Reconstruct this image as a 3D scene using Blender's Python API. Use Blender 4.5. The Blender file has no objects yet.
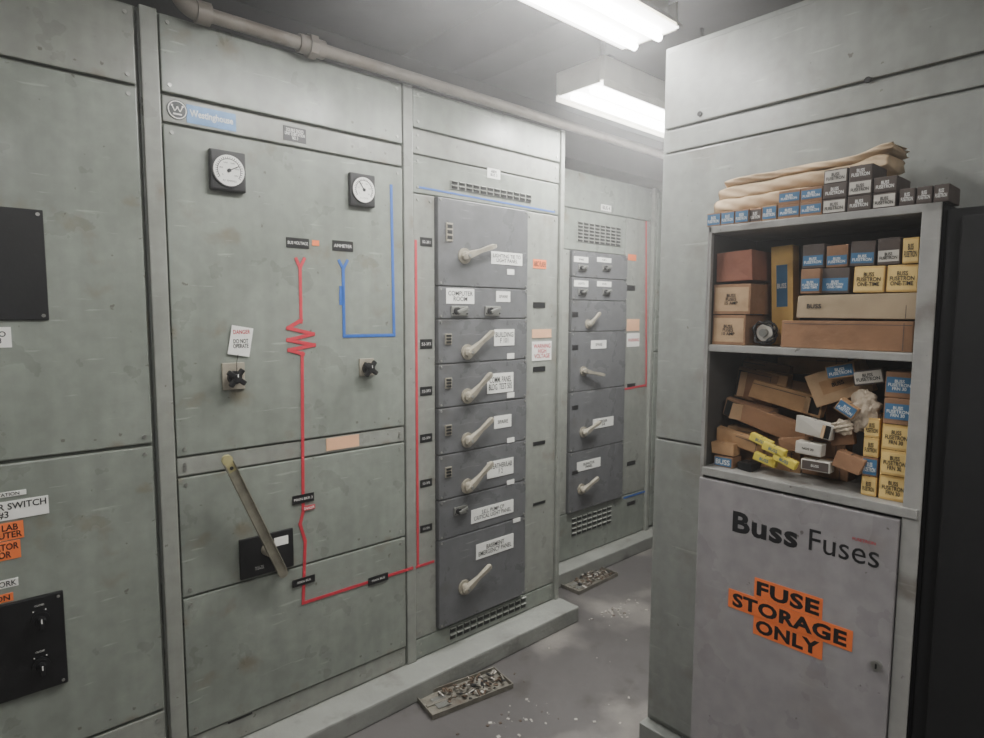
import bpy, bmesh, math, random
from mathutils import Vector, Matrix, Euler
random.seed(4)
V=Vector
# ------------------------------------------------------------------ camera
H=1.55; F=620.0
camd=bpy.data.cameras.new("camera"); cam=bpy.data.objects.new("camera",camd)
bpy.context.scene.collection.objects.link(cam); bpy.context.scene.camera=cam
camd.sensor_width=36; camd.lens=36*F/984; camd.clip_start=0.02
RM=(Matrix.Rotation(math.radians(48.1-90),3,'Z')@Matrix.Rotation(math.radians(90-5.16),3,'X')@Matrix.Rotation(math.radians(0.25),3,'Z'))
cam.matrix_world=Matrix.Translation((0,0,H))@RM.to_4x4()
CO=V((0,0,H))
def ray(px,py): return RM@V((px-492,369-py,-F))
def onY(px,py,y):
    r=ray(px,py); return CO+r*(y/r.y)
def onX(px,py,x):
    r=ray(px,py); return CO+r*(x/r.x)
def onZ(px,py,z):
    r=ray(px,py); return CO+r*((z-H)/r.z)
# ------------------------------------------------------------------ materials
def C(r,g,b):
    f=lambda c:(c/255/12.92 if c/255<=0.04045 else ((c/255+0.055)/1.055)**2.4)
    return (f(r),f(g),f(b),1)
def mat(name,col,rough=0.5,metal=0.0,var=0.0,scale=4.0,bump=0.0,bscale=60,stain=None,stain_amt=0.0,streak=0.0,emit=None,es=0,scratch=0.0,patch=0.0):
    m=bpy.data.materials.new(name); m.use_nodes=True; nt=m.node_tree; N=nt.nodes; L=nt.links
    b=N["Principled BSDF"]; b.inputs["Roughness"].default_value=rough; b.inputs["Metallic"].default_value=metal
    tc=N.new("ShaderNodeTexCoord")
    rgb=N.new("ShaderNodeRGB"); rgb.outputs[0].default_value=col; cur=rgb.outputs[0]
    def noise(s,det=4,vec=None,seed=0):
        n=N.new("ShaderNodeTexNoise"); n.inputs["Scale"].default_value=s; n.inputs["Detail"].default_value=det
        mp=N.new("ShaderNodeMapping"); mp.inputs["Scale"].default_value=vec or (1,1,1); mp.inputs["Location"].default_value=(seed,seed,seed)
        L.new(tc.outputs["Object"],mp.inputs[0]); L.new(mp.outputs[0],n.inputs["Vector"]); return n.outputs["Fac"]
    def mr(s,a,bb,c,d):
        n=N.new("ShaderNodeMapRange"); n.inputs[1].default_value=a; n.inputs[2].default_value=bb; n.inputs[3].default_value=c; n.inputs[4].default_value=d
        L.new(s,n.inputs[0]); return n.outputs[0]
    def mul(c,f):
        n=N.new("ShaderNodeMix"); n.data_type='RGBA'; n.blend_type='MULTIPLY'; n.inputs[0].default_value=1
        L.new(c,n.inputs[6]); L.new(f,n.inputs[7]); return n.outputs[2]
    def mixc(c,f,col2):
        n=N.new("ShaderNodeMix"); n.data_type='RGBA'; L.new(f,n.inputs[0]); L.new(c,n.inputs[6]); n.inputs[7].default_value=col2; return n.outputs[2]
    if var: cur=mul(cur,mr(noise(scale),0.3,0.7,1-var,1+var*0.5))
    if streak:
        cur=mul(cur,mr(noise(6,5,(3,3,0.25),3.3),0.35,0.7,1-streak,1.0))
        cur=mul(cur,mr(noise(26,9,None,17.0),0.35,0.65,0.88,1.04))
    if patch: cur=mixc(cur,mr(noise(2.2,10,None,2.7),0.52,0.64,0,patch),C(165,160,152))
    if stain: cur=mixc(cur,mr(noise(7,10,None,7.1),0.59,0.70,0,stain_amt),stain)
    if scratch: cur=mixc(cur,mr(noise(14,6,(0.5,0.5,5),11.3),0.66,0.72,0,scratch),C(190,193,186))
    if scratch: cur=mixc(cur,mr(noise(40,4,None,31.3),0.71,0.74,0,0.7),C(66,58,48))
    L.new(cur,b.inputs["Base Color"])
    if var: L.new(mr(noise(scale*2,5,None,5.5),0.3,0.7,max(rough-0.08,0.1),min(rough+0.12,1)),b.inputs["Roughness"])
    if bump:
        bp=N.new("ShaderNodeBump"); bp.inputs["Strength"].default_value=bump; bp.inputs["Distance"].default_value=0.01
        L.new(noise(bscale,3),bp.inputs["Height"]); L.new(bp.outputs[0],b.inputs["Normal"])
    if emit: b.inputs["Emission Color"].default_value=emit; b.inputs["Emission Strength"].default_value=es
    return m
M_PAINT=mat("gray_green_enamel",C(139,145,136),0.29,0,0.20,2.2,0.04,9,C(108,96,74),0.6,0.16,scratch=0.35)
M_PAINT2=mat("gray_enamel_frame",C(147,150,142),0.33,0,0.17,3,0.04,14,C(108,94,74),0.6,0.16,scratch=0.3)
M_BUCK=mat("dark_gray_enamel",C(102,103,105),0.31,0,0.12,5,0.03,20,C(80,76,70),0.4,0.10,scratch=0.25)
M_BOX=mat("right_gear_enamel",C(140,143,138),0.38,0,0.14,2.5,0.05,16,C(102,93,80),0.4,0.13,scratch=0.25)
M_CAB=mat("storage_cabinet_enamel",C(158,154,155),0.28,0,0.08,3,0.03,14,C(120,108,98),0.3,0.07,scratch=0.2)
M_CABF=mat("storage_cabinet_frame_paint",C(163,162,158),0.4,0,0.1,6,0.05,30,C(95,85,75),0.6,0.12,scratch=0.2)
M_CABIN=mat("cabinet_interior_paint",C(78,76,74),0.6,0,0.15,6)
M_CABS=mat("charcoal_and_painted_shade",C(26,26,28),0.6,0,0.15,6)  # cabinet side's shade is painted into this tone; locker shares it as charcoal
M_DARK=mat("dark_gap",C(24,24,24),0.8)
M_BLACK=mat("black_plastic",C(20,20,22),0.4,0,0.2,20)
M_BLACKP=mat("black_phenolic_panel",C(20,20,22),0.45,0,0.2,8,0.05)
M_WHITE=mat("white_label",C(232,232,226),0.5,0,0.05,20)
M_INK=mat("black_ink",C(25,25,28),0.6)
M_GINK=mat("faded_gray_ink",C(64,68,68),0.5,0,0.15,40)
M_WINK=mat("white_ink",C(230,230,225),0.6)
M_OR=mat("orange_label",C(240,124,66),0.55,0,0.08,20)
M_PINK=mat("faded_orange_tape",C(228,178,140),0.6,0,0.08,20)
M_RED=mat("red_tape",C(194,48,64),0.5,0,0.15,20)
M_BLUE=mat("blue_tape",C(38,92,176),0.5,0,0.15,20)
M_BPLATE=mat("blue_nameplate",C(84,126,170),0.35,0.1,0.2,40,0,60,C(140,150,155),0.5)
M_CAST=mat("cast_metal_handle",C(170,163,147),0.36,0.3,0.22,25)
M_STEEL=mat("worn_steel",C(158,154,138),0.36,0.55,0.3,25,0.05,60,C(105,98,80),0.6)
M_YTIP=mat("yellowed_steel",C(188,180,130),0.45,0.2,0.25,25)
M_ZINC=mat("zinc_screw",C(160,160,155),0.35,0.7)
M_FLOOR=mat("painted_concrete_floor",C(90,87,86),0.48,0,0.28,1.6,0.12,30,C(66,62,58),0.65,patch=0.42)
M_PAD=mat("concrete_pad",C(134,136,130),0.7,0,0.18,6,0.2,40,C(86,84,78),0.65)
M_WALL=mat("room_wall_paint",C(80,80,78),0.8,0,0.1,3,0.1)
M_CEIL=mat("dark_ceiling",C(42,41,40),0.85,0,0.2,3,0.1)
M_PIPE=mat("pipe_paint",C(132,124,115),0.5,0.1,0.2,12,0.1,40,C(95,76,62),0.5)
M_LENS=mat("fluorescent_lens",C(250,250,250),0.4,emit=(1.0,0.98,0.93,1),es=7)
M_TUBE=mat("fluorescent_tube",C(255,255,255),0.4,emit=(1.0,0.99,0.96,1),es=24)
M_FIX=mat("fixture_white_enamel",C(218,215,204),0.4,0,0.12,10,0,60,C(165,155,135),0.5)
M_KRAFT=mat("kraft_cardboard",C(180,142,102),0.8,0,0.2,15,0.15,60,C(120,88,60),0.5)
M_KRAFT2=mat("brown_cardboard",C(152,114,84),0.8,0,0.22,12,0.15,60,C(102,74,52),0.5)
M_KRAFT3=mat("pale_cardboard",C(194,162,126),0.8,0,0.2,15,0.15,60,C(140,108,76),0.4)
M_REDB=mat("reddish_cardboard",C(142,90,70),0.8,0,0.2,15,0.15,60)
M_YEL=mat("yellow_carton",C(220,182,108),0.7,0,0.1,20)
M_YELP=mat("pale_yellow_print",C(232,200,128),0.7,0,0.1,20)
M_YEL2=mat("bright_yellow_carton",C(228,208,85),0.7,0,0.1,20)
M_CBLUE=mat("blue_carton_print",C(64,112,152),0.6,0,0.12,20)
M_CDARK=mat("dark_carton_print",C(84,73,68),0.7,0,0.15,20)
M_CWHITE=mat("white_carton",C(205,200,190),0.7,0,0.1,15)
M_CTAN=mat("tan_gray_carton",C(176,156,128),0.75,0,0.18,12,0.05)
M_CANVAS=mat("tan_canvas",C(200,176,144),0.9,0,0.24,9,0.6,16,C(132,108,80),0.5)
M_PAPER=mat("crumpled_paper",C(190,175,155),0.9,0,0.2,12,0.5,40)
M_FACE=mat("gauge_face",C(228,228,222),0.3)
M_CHIP=mat("paint_chips",C(175,170,162),0.8)
M_RUST=mat("rusty_cover_plate",C(118,114,104),0.6,0.2,0.3,14,0.3,60,C(84,64,50),0.7)
M_SCRAP=mat("brown_scraps",C(82,66,50),0.8,0,0.3,30)
# ------------------------------------------------------------------ mesh builder
_tc={}
def text_mesh(s,bold):
    k=(s,bold)
    if k in _tc: return _tc[k]
    cu=bpy.data.curves.new("t",'FONT'); cu.body=s; cu.resolution_u=3; cu.align_x='CENTER'; cu.offset=bold; cu.space_line=0.85
    if bold>=0.03: cu.space_character=1.0+bold*2.2
    o=bpy.data.objects.new("t",cu); bpy.context.scene.collection.objects.link(o)
    me=bpy.data.meshes.new_from_object(o.evaluated_get(bpy.context.evaluated_depsgraph_get()))
    vs=[v.co.copy() for v in me.vertices]; fs=[tuple(p.vertices) for p in me.polygons]
    bpy.data.objects.remove(o); bpy.data.curves.remove(cu); bpy.data.meshes.remove(me)
    x0=min(v.x for v in vs);x1=max(v.x for v in vs);y0=min(v.y for v in vs);y1=max(v.y for v in vs)
    vs=[V((v.x-(x0+x1)/2,v.y-(y0+y1)/2,0)) for v in vs]
    _tc[k]=(vs,fs,x1-x0,y1-y0); return _tc[k]
WL={}
class MB:
    def __init__(s): s.v=[];s.f=[];s.m=[];s.sm=[];s.mats=[]
    def add(s,vs,fs,mt,smooth=False):
        if mt not in s.mats: s.mats.append(mt)
        i=s.mats.index(mt); o=len(s.v); s.v+= [V(v) for v in vs]
        for f in fs: s.f.append(tuple(a+o for a in f)); s.m.append(i); s.sm.append(smooth)
        return s
    def box(s,c,size,mt,R=None,bev=0.0,dent=0.0):
        bm=bmesh.new(); bmesh.ops.create_cube(bm,size=1)
        for v in bm.verts: v.co=V((v.co.x*size[0],v.co.y*size[1],v.co.z*size[2]))
        if dent:
            for v in bm.verts: v.co+=V([random.uniform(-dent,dent) for _ in range(3)])
        if bev: bmesh.ops.bevel(bm,geom=bm.edges[:],offset=min(bev,min(size)*0.45),segments=2,profile=0.6,affect='EDGES')
        bm.verts.index_update(); c=V(c)
        vs=[c+((R@v.co) if R else v.co) for v in bm.verts]; fs=[tuple(v.index for v in f.verts) for f in bm.faces]; bm.free()
        return s.add(vs,fs,mt)
    def bb(s,x0,x1,y0,y1,z0,z1,mt,bev=0.0):
        return s.box(((x0+x1)/2,(y0+y1)/2,(z0+z1)/2),(abs(x1-x0),abs(y1-y0),abs(z1-z0)),mt,None,bev)
    def cyl(s,p0,p1,r0,mt,r1=None,n=20,smooth=True):
        p0=V(p0);p1=V(p1); r1=r0 if r1 is None else r1; d=(p1-p0).normalized()
        a=d.orthogonal().normalized(); b=d.cross(a); vs=[];fs=[]
        for p,r in((p0,r0),(p1,r1)):
            for i in range(n):
                t=2*math.pi*i/n; vs.append(p+a*math.cos(t)*r+b*math.sin(t)*r)
        s.add(vs,[(i,(i+1)%n,n+(i+1)%n,n+i) for i in range(n)],mt,smooth)
        s.add(vs,[tuple(reversed(range(n))),tuple(range(n,2*n))],mt); return s
    def tube(s,pts,r,mt,n=8):
        pts=[V(p) for p in pts]; vs=[];fs=[]; a=None
        for i,p in enumerate(pts):
            d=(pts[min(i+1,len(pts)-1)]-pts[max(i-1,0)]).normalized()
            a=d.orthogonal().normalized() if a is None else (a-d*a.dot(d)).normalized()
            b=d.cross(a)
            for k in range(n):
                t=2*math.pi*k/n; vs.append(p+a*math.cos(t)*r+b*math.sin(t)*r)
        for i in range(len(pts)-1):
            for k in range(n): fs.append((i*n+k,i*n+(k+1)%n,(i+1)*n+(k+1)%n,(i+1)*n+k))
        fs.append(tuple(range(n))); fs.append(tuple(range((len(pts)-1)*n,len(pts)*n)))
        return s.add(vs,fs,mt,True)
    def text(s,t,c,right,up,h,mt,maxw=None,bold=0.0,force=False):
        vs,fs,w,hh=text_mesh(t,bold); k=h/hh; kx=k
        if maxw and (w*k>maxw or force): kx=maxw/w
        right=V(right);up=V(up);c=V(c); n=right.cross(up)
        return s.add([c+right*v.x*kx+up*v.y*k+n*0.0006 for v in vs],fs,mt)
    def obj(s,name,parent=None,label=None,cat=None,group=None,kind=None,origin=None):
        lo=V([min(v[i] for v in s.v) for i in range(3)]); hi=V([max(v[i] for v in s.v) for i in range(3)])
        o0=V(origin) if origin else V(((lo.x+hi.x)/2,(lo.y+hi.y)/2,lo.z))
        me=bpy.data.meshes.new(name); me.from_pydata([v-o0 for v in s.v],[],s.f)
        for m in s.mats: me.materials.append(m)
        me.polygons.foreach_set("material_index",s.m); me.polygons.foreach_set("use_smooth",s.sm); me.update()
        ob=bpy.data.objects.new(name,me); return reg(ob,o0,parent,label,cat,group,kind)
def reg(ob,loc,parent=None,label=None,cat=None,group=None,kind=None):
    bpy.context.scene.collection.objects.link(ob); ob.location=loc; WL[ob]=V(loc)
    if parent: ob.parent=parent; ob.matrix_parent_inverse=Matrix.Translation(-WL[parent])
    if label: ob["label"]=label
    if cat: ob["category"]=cat
    if group: ob["group"]=group
    if kind: ob["kind"]=kind
    return ob
def empty(name,loc,label,cat,parent=None,group=None):
    e=bpy.data.objects.new(name,None); e.empty_display_size=0.1
    return reg(e,V(loc),parent,label,cat,group)
X=V((1,0,0));Yv=V((0,1,0));Z=V((0,0,1))
# ------------------------------------------------------------------ dimensions
D=2.09; D3=2.38; XR=1.85; XF=1.53; GT=2.43; PADZ=0.08
px0=onY(149,300,D).x; px1=onY(169,300,D).x; px2=onY(402,300,D).x; px3=onY(412,300,D).x; px4=onY(557,300,D).x
# ------------------------------------------------------------------ room
MB().bb(-3,7,-3,4.2,-0.1,0,M_FLOOR).obj("floor",kind="structure")
MB().bb(-3,7,-3,4.2,3.0,3.1,M_CEIL).obj("ceiling",kind="structure")
MB().bb(-3,7,4.1,4.2,0,3.0,M_WALL).obj("wall_north",kind="structure")
MB().bb(-3,7,-3,-2.9,0,3.0,M_WALL).obj("wall_south",kind="structure")
MB().bb(6.9,7,-2.9,4.1,0,3.0,M_WALL).obj("wall_east",kind="structure")
MB().bb(-3,-2.9,-2.9,4.1,0,3.0,M_WALL).obj("wall_west",kind="structure")
MB().bb(-1.4,px4+0.03,D-0.15,D+0.95,0,PADZ,M_PAD,0.008).obj("trim_1",kind="structure")
MB().bb(2.50,5.4,D3-0.12,D3+0.9,0,PADZ,M_PAD,0.008).obj("trim_2",kind="structure")
MB().bb(XR+0.2,XR+0.4,-2.9,4.1,2.78,3.0,M_CEIL,0.01).obj("trim_3",kind="structure")
# ------------------------------------------------------------------ helpers for gear on the y-facing row
def rect(a,b,y):
    p=onY(a[0],a[1],y); q=onY(b[0],b[1],y); return p.x,q.x,q.z,p.z
def screws(mb,x0,x1,z0,z1,y,r=0.006,ins=0.022):
    for x in(x0+ins,x1-ins):
        for z in(z0+ins,z1-ins): mb.cyl((x,y,z),(x,y-0.003,z),r,M_ZINC,n=8)
def door(parent,x0,x1,z0,z1,y,mt,name="door",t=0.018,scr=True):
    mb=MB().bb(x0,x1,y-t,y-0.0002,z0,z1,mt,0.004)
    if scr: screws(mb,x0,x1,z0,z1,y-t)
    return mb.obj(name,parent)
def plate(parent,a,b,y,mt,txt=None,ink=M_INK,name="label_plate",label=None,fill=0.6,t=0.002,bold=0.02,frame=None):
    x0,x1,z0,z1=rect(a,b,y)
    if (a[1]+b[1])/2>320:      # seen from above the horizon the outline leans the other way
        z1=onY(b[0],a[1],y).z; z0=onY(a[0],b[1],y).z
    if z1-z0<0.008: m_=(z0+z1)/2; z0=m_-0.005; z1=m_+0.005
    mb=MB().bb(x0,x1,y-t,y-0.0001,z0,z1,mt)
    w=x1-x0;h=z1-z0
    if txt: mb.text(txt,((x0+x1)/2,y-t,(z0+z1)/2),X,Z,h*fill,ink,w*0.88,bold)
    return mb.obj(name,parent,label)
def louver(parent,a,b,y,rows,cols,name="vent",fmt=None):
    x0,x1,z0,z1=rect(a,b,y); mb=MB().bb(x0,x1,y-0.004,y-0.0001,z0,z1,fmt or M_PAINT2,0.001)
    w=(x1-x0)/cols;h=(z1-z0)/rows
    for i in range(cols):
        for j in range(rows):
            cx=x0+w*(i+.5);cz=z0+h*(j+.5)
            mb.box((cx,y-0.0055,cz),(w*0.74,0.003,h*0.70),M_DARK)
            mb.box((cx,y-0.009,cz+h*0.28),(w*0.76,0.007,h*0.08),fmt or M_PAINT2,Matrix.Rotation(0.5,3,'X'))
    return mb.obj(name,parent)
def strip(parent,pts,w,y,mt,name,label=None):
    mb=MB()
    for i,(p,q) in enumerate(zip(pts[:-1],pts[1:])):
        p=onY(p[0],p[1],y);q=onY(q[0],q[1],y); d=q-p; L=d.length; a=math.atan2(d.z,d.x)
        c=(p+q)/2; c.y=y-0.0012-0.0002*(i%2)
        mb.box(c,(L+w,0.0018,w),mt,Matrix.Rotation(-a,3,'Y'))
    return mb.obj(name,parent,label)
# ================================================================== SECTION 0 (leftmost)
def gear_body(x0,x1,y,name,label,depth=0.85,zt=GT):
    e=empty(name,((x0+x1)/2,y+depth/2,PADZ),label,"switchgear cabinet",group="electrical switchgear line-up")
    MB().bb(x0,x1,y,y+depth,PADZ,zt,M_PAINT,0.004).obj("body",e)
    return e
s0=gear_body(px0-0.90,px0-0.002,D,"switchgear_cabinet","tall gray-green switchgear cabinet with black panels and orange tags")
zA=onY(160,94,D).z; zB=onY(163,124,D).z; zC=onY(176,457,D).z; zC2=onY(178,477,D).z; zE=onY(182,597,D).z; zG=onY(190,735,D).z
zs=onY(0,462,D).z; zs0=onY(120,86,D).z
x0,x1=px0-0.88,px0-0.012
door(s0,x0,x1,zs+0.005,zs0,D,M_PAINT)
door(s0,x0,x1,0.30,zs-0.005,D,M_PAINT)
door(s0,x0,x1,zs0+0.01,GT-0.01,D,M_PAINT2,"header_panel")
door(s0,x0,x1,PADZ+0.01,0.29,D,M_PAINT2,"kick_panel")
yd=D-0.018
xa,xb,za,zb=rect((-70,200),(49,320),yd)
mb=MB().bb(xa,xb,yd-0.006,yd-0.0001,za,zb,M_BLACKP,0.002); screws(mb,xa,xb,za,zb,yd-0.006,0.005,0.012); mb.obj("black_panel",s0,"black inset cover panel")
plate(s0,(-14,327),(12,348),yd,M_WHITE,"TO\n3",M_INK,"paper_tag")
def vlab(x0,x1,ya,yb,mt,t,ink=M_INK,name="label_plate",fill=0.8,force=False):
    """label whose near edge x1 spans ya..yb; runs level toward smaller x"""
    p=onY(x1,ya,yd);q=onY(x1,yb,yd);r=onY(x0,ya,yd); mb=MB().bb(r.x,p.x,yd-0.002,yd-0.0001,q.z,p.z,mt)
    return mb.text(t,((r.x+p.x)/2,yd-0.002,(p.z+q.z)/2),X,Z,(p.z-q.z)*fill,ink,(p.x-r.x)*0.93,0.02,force).obj(name,s0)
vlab(-19,48,495,513,M_WHITE,"BKR SWITCH\n#3         ",fill=0.82,force=True)
vlab(-25,26,489,494,M_WHITE,"SUBSTATION",fill=0.7)
vlab(-34,23,520,537,M_OR,"PENN LAB\nCOMPUTER",name="orange_label"); vlab(-34,20,539,557,M_OR,"SEPARATOR\nMOTOR",name="orange_label")
vlab(-30,18,577,585,M_WHITE,"NETWORK",fill=0.7); vlab(-40,13,592,600,M_OR,"CAUTION",name="orange_label",fill=0.7)
xa,xb,za,zb=rect((-60,611),(68,682),yd)
zb=onY(68,588,yd).z; za=onY(68,680,yd).z
mb=MB().bb(xa,xb,yd-0.012,yd-0.0001,za,zb,M_BLACKP,0.003); screws(mb,xa,xb,za,zb,yd-0.012,0.004,0.012); bp=mb.obj("control_panel",s0,"black control panel with two rotary knobs")
for kp in((40,619),(41,665)):
    p=onY(kp[0],kp[1],yd-0.012)
    mb=MB().cyl(p,p+V((0,-0.012,0)),0.022,M_BLACK).cyl(p+V((0,-0.012,0)),p+V((0,-0.03,0)),0.013,M_BLACK,0.011)
    mb.box(p+V((0,-0.034,0)),(0.012,0.014,0.032),M_BLACK,None,0.003).box(p+V((0,-0.0416,0.008)),(0.003,0.001,0.012),M_WINK)
    for k in(1,3): 
        t=math.radians(30+30*k); mb.box(p+V((math.cos(t)*0.028,-0.0008,math.sin(t)*0.028)),(0.003,0.0012,0.003),M_WINK)
    mb.text("CLOSE",p+V((0.0,-0.0006,0.04)),X,Z,0.005,M_WINK,0.03)
    mb.obj("rotary_knob",bp)
# ================================================================== post + SECTION 1
s1=gear_body(px0,px2,D,"switchgear_cabinet","gray-green switchgear cabinet with gauges, colored mimic lines and lever")
MB().bb(px0+0.002,px1-0.006,D-0.024,D-0.0001,PADZ,GT,M_PAINT2,0.004).obj("frame_post",s1)
x0,x1=px1,px2-0.006
door(s1,x0,x1,zA+0.005,GT-0.006,D,M_PAINT,"header_panel")
door(s1,x0,x1,zB+0.006,zA-0.003,D,M_PAINT2,"header_panel",t=0.014,scr=False)
d1=door(s1,x0,x1,zC+0.003,zB-0.003,D,M_PAINT)
door(s1,x0,x1,zC2+0.003,zC-0.003,D,M_PAINT2,"trim_strip",t=0.014)
d2=door(s1,x0,x1,zE+0.003,zC2-0.003,D,M_PAINT)
d3=door(s1,x0,x1,zG+0.003,zE-0.003,D,M_PAINT)
door(s1,x0,x1,PADZ+0.004,zG-0.003,D,M_PAINT2,"kick_panel",t=0.012)
p=onY(228,724,D-0.012);q=onY(252,710,D-0.012); MB().bb(p.x,q.x,D-0.0135,D-0.0121,p.z,p.z+0.022,M_DARK).bb(p.x,q.x,D-0.016,D-0.0121,p.z+0.010,p.z+0.012,M_PAINT2).obj("vent",s1)
# nameplate with circled W over a bar
yh=D-0.014
pc=onY(177,110,yh); mb=MB().cyl(pc,pc+V((0,-0.003,0)),0.029,M_GINK,n=32).cyl(pc+V((0,-0.003,0)),pc+V((0,-0.0035,0)),0.0265,M_FACE,n=32).cyl(pc+V((0,-0.0035,0)),pc+V((0,-0.004,0)),0.0235,M_GINK,n=32)
q=pc+V((0,-0.0045,0)); P=[(-.015,.011),(-.0075,-.005),(0,.007),(.0075,-.005),(.015,.011)]
for (a,b),(c,d) in zip(P[:-1],P[1:]):
    mb.box(q+V(((a+c)/2,0,(b+d)/2)),(math.hypot(c-a,d-b),0.001,0.0026),M_FACE,Matrix.Rotation(-math.atan2(d-b,c-a),3,'Y'))
for a,b in P[::2]: mb.cyl(q+V((a,0.0003,b)),q+V((a,-0.0008,b)),0.003,M_FACE,n=10)
mb.box(q+V((0,0,-.013)),(0.024,0.001,0.0045),M_FACE); mb.obj("emblem",s1,"round faded gray emblem with white W over a bar")
plate(s1,(186,104),(236,132),yh,M_BPLATE,"Westinghouse",M_WINK,"nameplate","faded light blue maker nameplate",0.5,bold=0.028)
plate(s1,(283,125),(306,144),yh,M_BLACK,"DOUBLE ENDED\nUNIT SUBSTATION\nNO. 3",M_WINK,"label_plate",fill=0.75)
# gauges
def gauge(par,px,py,ang,s=0.118):
    y=D-0.018; p=onY(px,py,y); e=MB().box(p+V((0,-0.012,0)),(s*0.93,0.023,s*1.06),M_BLACK,None,0.006)
    e.cyl(p+V((0,-0.0236,0)),p+V((0,-0.028,0)),s*0.44,M_BLACK,n=36)
    g=e.obj("gauge",par,"square black panel meter with white dial")
    f=MB().cyl(p+V((0,-0.0282,0)),p+V((0,-0.0292,0)),s*0.405,M_FACE,n=36)
    for k in range(40):     # printed scale arc
        t=math.radians(-35+250*(k+.5)/40); f.box(p+V((math.cos(t)*s*0.30,-0.0296,math.sin(t)*s*0.30)),(s*0.014,0.0008,s*0.036),M_INK,Matrix.Rotation(-t,3,'Y'))
    for k in range(26):
        t=math.radians(-35+250*k/25); r=s*0.33
        f.box(p+V((math.cos(t)*r,-0.0296,math.sin(t)*r)),(s*(0.075 if k%5==0 else 0.045),0.0008,s*0.014),M_INK,Matrix.Rotation(-t,3,'Y'))
    for k in range(6):
        t=math.radians(-35+50*k); f.text(str((5-k)*(150 if ang>1 else 800)),p+V((math.cos(t)*s*0.215,-0.0294,math.sin(t)*s*0.215)),X,Z,s*0.04,M_INK)
    f.text("AC VOLTS" if ang>1 else "AC AMPERES",p+V((0,-0.0292,-s*0.27)),X,Z,s*0.045,M_INK,s*0.4)
    f.obj("dial",g)
    n=MB().box(p+V((math.cos(ang)*s*0.12,-0.0310,math.sin(ang)*s*0.12)),(s*0.36,0.001,s*0.022),M_INK,Matrix.Rotation(-ang,3,'Y')).cyl(p+V((0,-0.0295,0)),p+V((0,-0.033,0)),s*0.05,M_INK,n=12)
    n.obj("needle",g)
gauge(d1,226,172,0.5,0.118); gauge(d1,360,191,2.2,0.111)
def tag(par,x0,y0,x1,y1,t=None,m=None,y=None): plate(par,(x0,y0),(x1,y1),D-0.018 if y is None else y,m or M_BLACK,t,M_WINK,"engraved_tag",fill=0.3,bold=0.0)
tag(d1,286,237,309,249,"BUS VOLTAGE"); tag(d1,332,240,353,252,"AMMETER")
plate(d1,(312,240),(319,246),yd,M_OR,None,name="orange_label")
tw=0.0128
strip(d1,[(296,259),(300,268),(304,259)],tw*0.8,yd,M_RED,"mimic_line")
strip(d1,[(300,268),(301,322)],tw*0.8,yd,M_RED,"mimic_line")
strip(d1,[(301,320),(288,328),(313,334),(288,340),(314,345),(289,350),(303,354)],tw*0.95,yd-0.0004,M_RED,"mimic_line","red tape transformer zigzag symbol")
strip(s1,[(302,353),(303,512),(300,524),(305,541),(303,603),(412,568)],tw*0.85,yd-0.0003,M_RED,"mimic_line","long red tape bus line")
tag(d2,292,492,314,505,"MAIN BKR 3",y=yd-0.003); plate(d2,(303,504),(315,511),yd-0.003,M_RED,"DANGER",M_WINK,"red_label")
tag(d3,292,574,315,588,"3000A BUS",y=yd-0.003); tag(d3,368,572,388,586,"MAIN BUS",y=yd-0.003)
plate(s1,(326,434),(359,451),D-0.014,M_PINK,None,name="tape_label",label="faded orange tape label")
strip(d1,[(339,261),(343,269),(347,261)],tw*0.8,yd,M_BLUE,"mimic_line")
strip(d1,[(343,269),(344,336),(394,335),(391,186)],tw*0.85,yd,M_BLUE,"mimic_line","blue tape one-line diagram")
strip(d1,[(341,288),(341,303)],tw*1.1,yd,M_BLUE,"mimic_line")
# rotary switches
def rotsw(par,px,py,w,h):
    y=D-0.018; p=onY(px,py,y)
    s=MB().box(p+V((0,-0.004,0)),(w,0.0078,h),M_CAST,None,0.002).obj("switch_plate",par)
    mb=MB().cyl(p+V((0,-0.008,-.004)),p+V((0,-0.022,-.004)),0.022,M_BLACK).cyl(p+V((0,-0.022,-.004)),p+V((0,-0.045,-.004)),0.012,M_BLACK)
    for k in range(4):
        t=math.radians(45+90*k+8); c=p+V((math.cos(t)*0.018,-0.034,math.sin(t)*0.018-.004)); mb.box(c,(0.032,0.014,0.017),M_BLACK,Matrix.Rotation(-t,3,'Y'),0.004)
    mb.box(p+V((0,-0.0475,0.004)),(0.003,0.001,0.01),M_WINK)
    mb.obj("switch_knob",s,"black star-shaped switch knob")
rotsw(d1,233,376,0.072,0.088); rotsw(d1,366,367,0.062,0.066)
p=onY(240,341,yd); Rt=Matrix.Rotation(math.radians(10),3,'Y')
mb=MB().box(p+V((0,-0.006,0)),(0.07,0.001,0.095),M_WHITE,Rt).text("DANGER",p+V((0.004,-0.0066,0.03)),X,Z,0.014,M_RED,0.055,0.02).text("DO NOT\nOPERATE",p+V((0,-0.0066,-0.008)),X,Z,0.03,M_INK,0.05,0.02)
mb.tube([p+V((-0.01,-0.006,-0.045)),p+V((-0.02,-0.02,-0.07)),p+V((-0.02,-0.02,-0.10))],0.0012,M_INK,5); mb.obj("paper_tag",d1,"white paper danger tag hanging on switch")
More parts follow.
